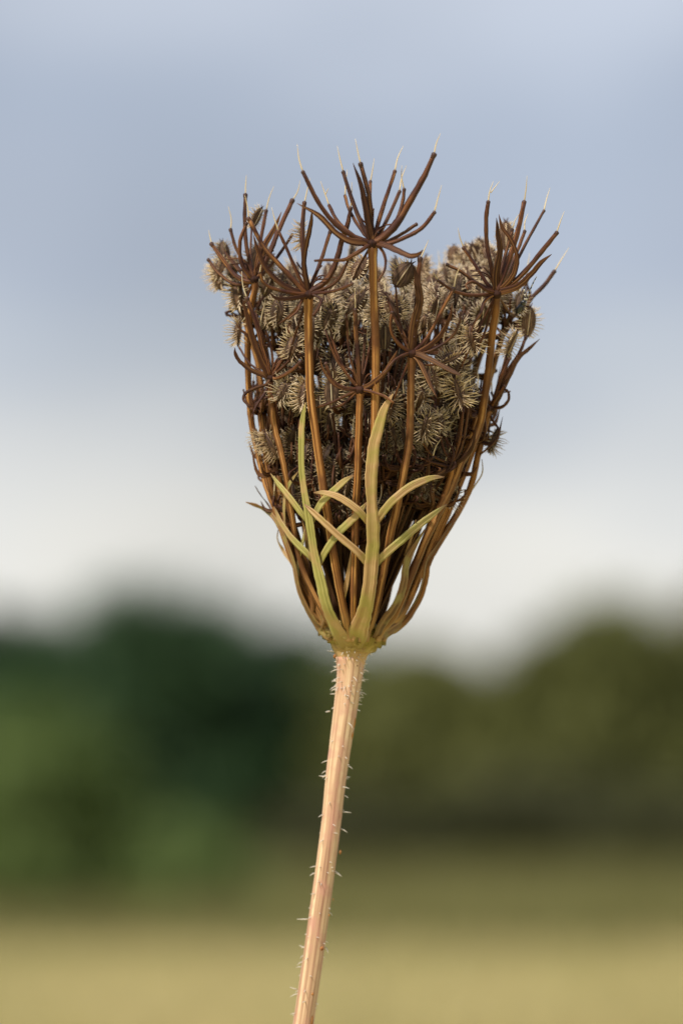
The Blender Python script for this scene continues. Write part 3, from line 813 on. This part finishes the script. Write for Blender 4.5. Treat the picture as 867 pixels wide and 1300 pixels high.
# fruits that can be told apart in the photograph: (ray, centre, along, facing, mesh, size, w factor)
def put_fruit(h, u, v, along, facing, kind, size=1.0, wk=0.8, w=None, stalk=True):
    r, node = HEROES[h]
    ww = wfront(u, v, wk) if w is None else w
    a = np.array(along, float); a /= np.linalg.norm(a)
    fruit(r, (u, v, ww), along, facing, kind, size)
    if stalk:
        ry = 16 * size
        b = (u - a[0] * ry * 1.1, v + a[1] * ry * 1.1, ww + a[2] * -ry)
        m = ((b[0] * .6 + node[0] * .4) - a[0] * 6, (b[1] * .55 + node[1] * .45) + 6, b[2] * .55 + node[2] * .45)
        pedicel(r, [b, m, node], 2.6, 3.6, knob=False)
for a in [
    (4, 512, 349, (.55, .8, .1), (.1, .1, -1), 6, 1.0, .75), (5, 452, 384, (.6, .75, .1), (-.3, .4, .9), 2, 1.05, .8), (5, 419, 402, (.35, .9, .1), (.2, .3, 1), 0, 1.0, .85),
    (1, 457, 341, (.5, .8, 0), (.2, .8, .6), 4, .95, .5), (2, 385, 300, (0, 1, 0), (-1, 0, .2), 3, .95, .45), (9, 670, 409, (.12, 1, .1), (-.35, .1, -.9), 5, 1.08, .3), (9, 649, 437, (.42, .9, .1), (-.8, .1, -.5), 3, 1.0, .6),
    (7, 326, 277, (.45, .9, 0), (-.7, .4, -.6), 5, .8, .2), (7, 281, 341, (.3, .9, 0), (-.8, .3, .3), 4, 1.0, .0), (7, 302, 374, (-.1, 1, 0), (-.8, .2, .7), 0, 1.1, .4), (6, 304, 421, (.1, 1, .1), (-1, 0, .3), 1, 1.0, .6),
    (6, 361, 495, (.5, .8, .1), (-.5, -.2, .8), 1, 1.05, .88), (5, 387, 500, (.15, 1, 0), (-.75, .1, .5), 1, 1.15, .86), (5, 421, 499, (-.05, 1, .1), (.1, .1, -1), 5, 1.05, .86), (10, 582, 497, (-.3, .95, 0), (.35, .2, .75), 3, 1.15, .86), (10, 540, 541, (.25, .95, .1), (.9, 0, .5), 1, 1.1, .84),
    (10, 556, 535, (-.1, 1, 0), (.1, .2, 1), 0, .9, .8), (4, 570, 456, (.9, .4, 0), (0, 1, .4), 4, 1.0, .86), (6, 346, 565, (-.45, .9, .1), (-.6, -.2, .7), 0, 1.1, .8), (4, 494, 515, (.2, .9, 0), (.8, -.2, .5), 0, 1.05, .82), (6, 330, 560, (-.3, .9, 0), (-.9, .1, .3), 1, .85, .55),
    (3, 580, 470, (.2, .9, 0), (.4, .1, .9), 0, .95, .7), (9, 625, 560, (.3, .9, 0), (.9, -.1, .3), 1, .9, .4), (10, 577, 632, (.45, .85, 0), (-.7, .3, .6), 3, .8, .8), (10, 548, 620, (.3, .9, 0), (-.5, .1, .8), 1, .9, .6), (3, 660, 385, (.2, .9, 0), (-.6, .2, .5), 4, .95, .2),
    (4, 500, 390, (-.3, .9, 0), (.2, .3, .9), 4, 1.0, .7), (5, 478, 395, (.2, .9, .1), (-.2, .3, .9), 1, .95, .65), (2, 355, 395, (.1, .9, .2), (-.3, .4, .9), 2, 1.0, .75), (2, 372, 440, (.3, .9, 0), (-.2, .3, .9), 0, 1.0, .8), (3, 600, 430, (-.2, .9, .1), (.2, .2, .9), 1, 1.05, .8), (4, 548, 480, (-.2, .9, 0), (-.1, .3, .9), 1, 1.0, .8)]:
    put_fruit(*a)
for u, v, k, w in ((284, 322, 4, 40), (276, 352, 0, 60), (296, 342, 5, 70), (337, 345, 1, 30)):
    put_fruit(7, u, v, (random.uniform(-.4, .2), 1, 0), (-.5, .3, .6), k, .95, w=w)

# ---- the rest of the head: rays behind and inside the cup
fr = np.random.default_rng(23)
def filler(theta, rho, v_node, npd, nfr, spread=70, width=6.5, merge=True, mfruit=False):
    ct, st = math.cos(theta), math.sin(theta)
    pts = []
    vv = [v_node]
    while vv[-1] < 770: vv.append(min(780, vv[-1] + 55))
    jit = fr.normal(0, 4.0, 2)
    for i, v in enumerate(vv):
        r = rho * cup_r(v) * (1 - .03 * min(1, max(0, (v - 640) / 70)) if rho > .85 else 1 - .5 * (v - v_node) / (800 - v_node))
        pts.append((axis_u(v) + ct * r + jit[0] * math.sin(i), v, st * r + jit[1] * math.sin(i)))
    pts.append((axis_u(803) + ct * 34 * min(1, rho * (1 if rho > .85 else .6)), 800, st * 34 * min(1, rho * (1 if rho > .85 else .6))))
    r = ray(pts, width, mat='ray' if rho > .85 else 'inner_ray_shaded')
    nu, nv, nw = pts[0]
    out = np.array([ct, 0, st])
    tips = []
    for i in range(npd):
        a = i * 2.399 + fr.uniform(-.4, .4)
        pol = fr.uniform(0.15, 1.15)
        le = spread * fr.uniform(.6, 1.15) * (1 - 0.25 * pol)
        dirv = np.array([math.cos(a) * math.sin(pol), -math.cos(pol), math.sin(a) * math.sin(pol)])
        dirv = dirv + out * 0.12 * rho
        tip = np.array([nu, nv, nw]) + dirv * le
        mid = np.array([nu, nv, nw]) + np.array([dirv[0] * .62, dirv[1] * .30, dirv[2] * .62]) * le
        # keep to the cup's outline
        rr = math.hypot(tip[0] - axis_u(tip[1]), tip[2]); lim = cup_r(tip[1]) * (0.78 if i < nfr else 0.96)
        if rr > lim:
            tip[0] = axis_u(tip[1]) + (tip[0] - axis_u(tip[1])) * lim / rr; tip[2] *= lim / rr
        tips.append((tip, mid, dirv))
    for i, (tip, mid, dirv) in enumerate(tips):
        has_fruit = i < nfr
        mg = merge or COUNT['pedicel'] > 285
        pedicel(r, [tuple(tip), tuple(mid), (nu, nv, nw)], 3.2, 4.6, knob=not has_fruit, merge=mg)
        if has_fruit:
            d = tip - mid; d /= np.linalg.norm(d)
            al = (d[0], -d[1], -d[2])
            fruit(r, tuple(tip + d * 15), al, tuple(fr.normal(size=3)), int(fr.integers(0, len(FR))), fr.uniform(.7, 1.15), merge=mfruit or FRUIT_N[0] >= 298)
        elif fr.random() < .6:
            d = tip - mid; d /= np.linalg.norm(d)
            filament(r, tuple(tip), tuple(tip + d * 14 + np.array([0, -14, 0])), merge=mg)
    for q in range(1 if rho > .86 else 6 if st < .2 else 2):
        a = fr.uniform(0, 6.28); rr = fr.uniform(22, 40); up_ = fr.uniform(10, 50)
        nd = np.array([nu, nv, nw]); dv = np.array([math.cos(a), 0, math.sin(a)])
        c = [nd + dv * rr * .9 + np.array([0, -up_, 0]) - dv * fr.uniform(-8, 16), nd + dv * rr * 1.05 + np.array([0, -up_ * .55, 0]), nd + dv * rr * .75 + np.array([0, -2, 0]), nd]
        pedicel(r, [tuple(k) for k in c], 2.2, 4.0, knob=fr.random() < .5, merge=True)
    for q in range(3):
        a = fr.uniform(0, 6.28)
        e = np.array([nu, nv, nw]) + np.array([math.cos(a) * 34, -fr.uniform(5, 45), math.sin(a) * 34])
        m = np.array([nu, nv, nw]) + np.array([math.cos(a) * 24, 2, math.sin(a) * 24])
        bractlet(r, [tuple(e), tuple(m), (nu, nv, nw)], 6)
    return r
PI = math.pi
# inside the cup (theta: 0 right, +pi/2 away from the camera, -pi/2 towards it)
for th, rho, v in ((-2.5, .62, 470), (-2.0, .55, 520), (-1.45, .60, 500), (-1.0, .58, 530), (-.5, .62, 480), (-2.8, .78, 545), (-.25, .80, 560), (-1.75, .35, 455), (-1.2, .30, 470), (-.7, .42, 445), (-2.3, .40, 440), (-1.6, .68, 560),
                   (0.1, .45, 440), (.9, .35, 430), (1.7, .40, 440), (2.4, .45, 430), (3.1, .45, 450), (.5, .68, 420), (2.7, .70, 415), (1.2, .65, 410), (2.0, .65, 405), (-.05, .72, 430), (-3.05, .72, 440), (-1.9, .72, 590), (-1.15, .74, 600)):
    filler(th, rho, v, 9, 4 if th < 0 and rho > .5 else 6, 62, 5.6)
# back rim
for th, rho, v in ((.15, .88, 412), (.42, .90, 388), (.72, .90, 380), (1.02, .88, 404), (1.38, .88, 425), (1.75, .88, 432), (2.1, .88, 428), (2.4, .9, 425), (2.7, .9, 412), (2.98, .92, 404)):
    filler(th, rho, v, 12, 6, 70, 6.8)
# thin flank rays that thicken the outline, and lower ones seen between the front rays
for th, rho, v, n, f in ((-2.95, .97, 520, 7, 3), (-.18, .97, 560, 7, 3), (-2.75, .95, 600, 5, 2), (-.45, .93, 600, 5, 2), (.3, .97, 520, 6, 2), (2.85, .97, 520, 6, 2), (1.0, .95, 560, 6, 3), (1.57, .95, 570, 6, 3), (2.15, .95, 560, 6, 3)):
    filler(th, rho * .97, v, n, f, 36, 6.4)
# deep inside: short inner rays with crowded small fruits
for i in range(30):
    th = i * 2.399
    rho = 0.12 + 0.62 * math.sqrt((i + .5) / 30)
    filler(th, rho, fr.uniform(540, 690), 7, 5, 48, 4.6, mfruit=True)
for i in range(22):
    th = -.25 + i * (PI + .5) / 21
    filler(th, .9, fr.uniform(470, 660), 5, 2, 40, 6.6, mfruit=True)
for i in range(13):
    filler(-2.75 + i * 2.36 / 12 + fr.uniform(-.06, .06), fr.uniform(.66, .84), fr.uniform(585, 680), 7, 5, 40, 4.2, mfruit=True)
def merged_fruits():
    vs, fs, ls, ms, off = [], [], [], [], 0
    cache = {}
    for kind, R, c in MASSFR:
        if kind not in cache:
            me = FR[kind]
            v = np.empty(len(me.vertices) * 3); me.vertices.foreach_get('co', v)
            lv = np.empty(len(me.loops), int); me.loops.foreach_get('vertex_index', lv)
            lt = np.empty(len(me.polygons), int); me.polygons.foreach_get('loop_total', lt)
            mi = np.empty(len(me.polygons), int); me.polygons.foreach_get('material_index', mi)
            uv = np.empty(len(me.loops) * 2); me.uv_layers[0].data.foreach_get('uv', uv)
            cache[kind] = (v.reshape(-1, 3), lv, lt, mi, uv)
        v, lv, lt, mi, uv = cache[kind]
        vs.append(v @ R.T + c); fs.append(lv + off); ls.append(lt); ms.append(mi); off += len(v)
    V = np.vstack(vs); LV = np.concatenate(fs); LT = np.concatenate(ls)
    me = bpy.data.meshes.new('inner_fruits')
    me.vertices.add(len(V)); me.vertices.foreach_set('co', V.ravel())
    me.loops.add(len(LV)); me.loops.foreach_set('vertex_index', LV)
    me.polygons.add(len(LT)); me.polygons.foreach_set('loop_start', np.concatenate([[0], np.cumsum(LT)[:-1]]))
    me.polygons.foreach_set('material_index', np.concatenate(ms))
    me.polygons.foreach_set('use_smooth', np.ones(len(LT), bool))
    me.uv_layers.new(name='UVMap').data.foreach_set('uv', np.concatenate([cache[k][4] for k, _, _ in MASSFR]))
    for m in ('fruit', 'spine', 'tip'): me.materials.append(M[m])
    me.update(); me.validate()
    link('inner_fruits', me, plant, kind='stuff')
merged_fruits()
print('fruits', FRUIT_N, len(MASSFR), COUNT)
mo = link('inner_pedicels', MASS.mesh('inner_pedicels', [M['pedicel'], M['tip']], origin=ORG), plant, kind='stuff')
mf = link('inner_filaments', MASSF.mesh('inner_filaments', [M['filament']], origin=ORG), plant, kind='stuff')

# ------------------------------------------------------------------ bracts below the head
def strip(pts, widths, off=-9, face_tilt=0.0, thick=0.27, wlist=None, uoff=None, sink=None):
    wp = [P(u, v, (wfront(u, v) + off * min(1, max(0.12, (806 - v) / 45)) + (sink[i] if sink else 0)) if wlist is None else wlist[i]) for i, (u, v) in enumerate(pts)]
    face = []
    c = catmull(np.array(pts, float), 5)
    for u, v in c:
        d = (u - axis_u(v)) / max(cup_r(v), 1)
        d = max(-.9, min(.9, d))
        face.append(RIGHT * d - FWD * math.sqrt(1 - d * d))
    g = Geo()
    wd = np.array(widths, float) * .5 * S
    g.sweep(wp, wd, np.maximum(wd * thick, .5 * S), face=np.array(face), sides=20, ridge=0.035, smooth=5, channel=0.75, rough=0.035, uoff=random.random() * 5 if uoff is None else uoff)
    return g
def bract(main, mw, lobes, mat, off=-9, label=None, lobe_mats=None):
    b = part('bract', strip(main, mw, off), [M.get(mat + '_main', M[mat])], plant)
    if label: b['label'] = label
    for i, (pts, ws, o2) in enumerate(lobes):
        lm = lobe_mats[i] if lobe_mats else mat
        part('lobe', strip(pts, ws[:-1] + [ws[-1] * .6], o2, sink=[-5 + 5 * k / len(pts) for k in range(len(pts) - 2)] + [2, 9]), [M[lm]], b)
    return b
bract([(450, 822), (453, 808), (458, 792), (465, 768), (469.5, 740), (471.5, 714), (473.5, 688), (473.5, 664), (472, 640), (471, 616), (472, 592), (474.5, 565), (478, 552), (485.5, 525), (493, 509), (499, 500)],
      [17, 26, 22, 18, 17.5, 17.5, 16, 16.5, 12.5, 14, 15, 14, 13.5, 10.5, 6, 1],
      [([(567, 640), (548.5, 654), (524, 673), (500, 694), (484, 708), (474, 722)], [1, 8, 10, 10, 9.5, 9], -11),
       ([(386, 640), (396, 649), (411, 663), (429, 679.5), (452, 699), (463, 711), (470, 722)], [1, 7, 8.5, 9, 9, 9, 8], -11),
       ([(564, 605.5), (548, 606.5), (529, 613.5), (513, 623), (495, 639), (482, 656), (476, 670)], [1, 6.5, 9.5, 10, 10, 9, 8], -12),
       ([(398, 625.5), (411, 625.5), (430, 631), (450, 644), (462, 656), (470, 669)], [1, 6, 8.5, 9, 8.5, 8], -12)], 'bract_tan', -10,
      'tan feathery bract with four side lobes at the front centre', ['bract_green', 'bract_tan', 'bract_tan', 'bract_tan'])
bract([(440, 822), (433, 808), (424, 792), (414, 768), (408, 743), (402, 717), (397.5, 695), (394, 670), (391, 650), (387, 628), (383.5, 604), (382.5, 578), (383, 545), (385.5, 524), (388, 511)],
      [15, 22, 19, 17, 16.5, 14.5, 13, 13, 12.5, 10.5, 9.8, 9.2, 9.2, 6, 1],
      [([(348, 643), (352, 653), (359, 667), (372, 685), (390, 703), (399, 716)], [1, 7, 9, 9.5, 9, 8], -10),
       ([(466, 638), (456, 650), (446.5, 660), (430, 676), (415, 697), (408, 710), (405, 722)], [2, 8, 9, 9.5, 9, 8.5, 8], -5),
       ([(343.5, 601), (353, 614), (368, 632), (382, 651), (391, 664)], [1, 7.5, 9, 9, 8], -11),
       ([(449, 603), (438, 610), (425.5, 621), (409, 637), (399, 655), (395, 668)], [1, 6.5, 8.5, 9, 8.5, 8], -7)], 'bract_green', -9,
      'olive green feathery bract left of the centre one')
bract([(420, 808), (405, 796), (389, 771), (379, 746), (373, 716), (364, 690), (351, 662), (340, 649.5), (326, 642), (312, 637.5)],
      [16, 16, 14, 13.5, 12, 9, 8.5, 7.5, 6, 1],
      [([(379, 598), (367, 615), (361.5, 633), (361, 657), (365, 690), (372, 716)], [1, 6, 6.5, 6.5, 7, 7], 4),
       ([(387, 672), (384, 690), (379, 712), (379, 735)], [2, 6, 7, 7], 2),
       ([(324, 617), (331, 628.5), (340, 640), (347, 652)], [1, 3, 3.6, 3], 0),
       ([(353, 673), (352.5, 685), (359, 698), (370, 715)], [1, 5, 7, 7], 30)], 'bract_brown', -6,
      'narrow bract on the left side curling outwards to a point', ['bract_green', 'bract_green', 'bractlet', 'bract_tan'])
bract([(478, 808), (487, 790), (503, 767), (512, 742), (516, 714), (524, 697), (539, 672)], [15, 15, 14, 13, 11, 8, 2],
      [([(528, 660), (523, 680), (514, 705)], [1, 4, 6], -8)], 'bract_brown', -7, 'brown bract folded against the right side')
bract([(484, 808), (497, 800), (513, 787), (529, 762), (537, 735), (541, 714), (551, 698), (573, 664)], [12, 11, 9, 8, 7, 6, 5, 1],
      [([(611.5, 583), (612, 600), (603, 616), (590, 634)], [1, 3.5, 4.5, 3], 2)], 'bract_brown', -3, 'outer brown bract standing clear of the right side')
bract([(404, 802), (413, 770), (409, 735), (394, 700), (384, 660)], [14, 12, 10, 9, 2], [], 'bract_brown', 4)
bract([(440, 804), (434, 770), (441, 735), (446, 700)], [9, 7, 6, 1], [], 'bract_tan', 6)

# ------------------------------------------------------------------ a small insect on the right rim
def insect():
    c = (662.5, 385, -95)
    root = link('insect', None, None, label='tiny black insect with a banded feeler among the right rim fruits', category='insect')
    o = P(*c)
    root.location = o
    def pt(name, g, mats): return link(name, g.mesh(name, mats, origin=o), root)
    g = Geo(); g.sweep([P(656, 398, -90), P(657, 396, -91), P(659, 391.5, -93), P(661, 387.5, -94), P(662, 386, -95)], np.array([.4, 2.8, 3.6, 2.6, 1.4]) * S, sides=10, smooth=3); pt('body', g, [M['insect']])
    g = Geo(); g.sweep([P(661, 387, -95), P(662, 386, -95), P(664, 384, -95.5), P(666, 382.5, -96), P(666.6, 382, -96)], np.array([.8, 2.4, 3.1, 2.2, .4]) * S, sides=10, smooth=3); pt('head', g, [M['insect']])
    path = catmull(np.array([(666, 383, -96), (670, 376, -98), (673, 367, -100), (677, 358, -102), (681, 351, -104)], float), 3)
    for s_, q in ((1, path), (-1, path * np.array([1, 1, 1]) + np.array([-1, 0, 0]) * (np.arange(len(path))[:, None] * 1.3))):
        for i in range(len(q) - 1):
            if s_ < 0 and i > 6: break
            g = Geo(); r0 = 1.35 - 0.07 * i
            g.sweep([P(*q[i]), P(*((q[i] + q[i + 1]) / 2)), P(*q[i + 1])], np.array([.75, 1.1, .75]) * r0 * S, sides=6, smooth=1)
            pt('feeler_segment', g, [M['insect'] if i % 2 == 0 else M['insect_pale']])
    for i in range(3):
        for sgn in (-1, 1):
            g = Geo(); b = np.array([658.5 + i * 1.2, 392.5 - i * 2, -92.5])
            g.sweep([P(*b), P(*(b + np.array([sgn * 4, -1 + i, -2]))), P(*(b + np.array([sgn * 6, 4 - i, 3])))], np.array([.6, .5, .35]) * S, sides=4, smooth=2)
            pt('leg', g, [M['insect']])
insect()
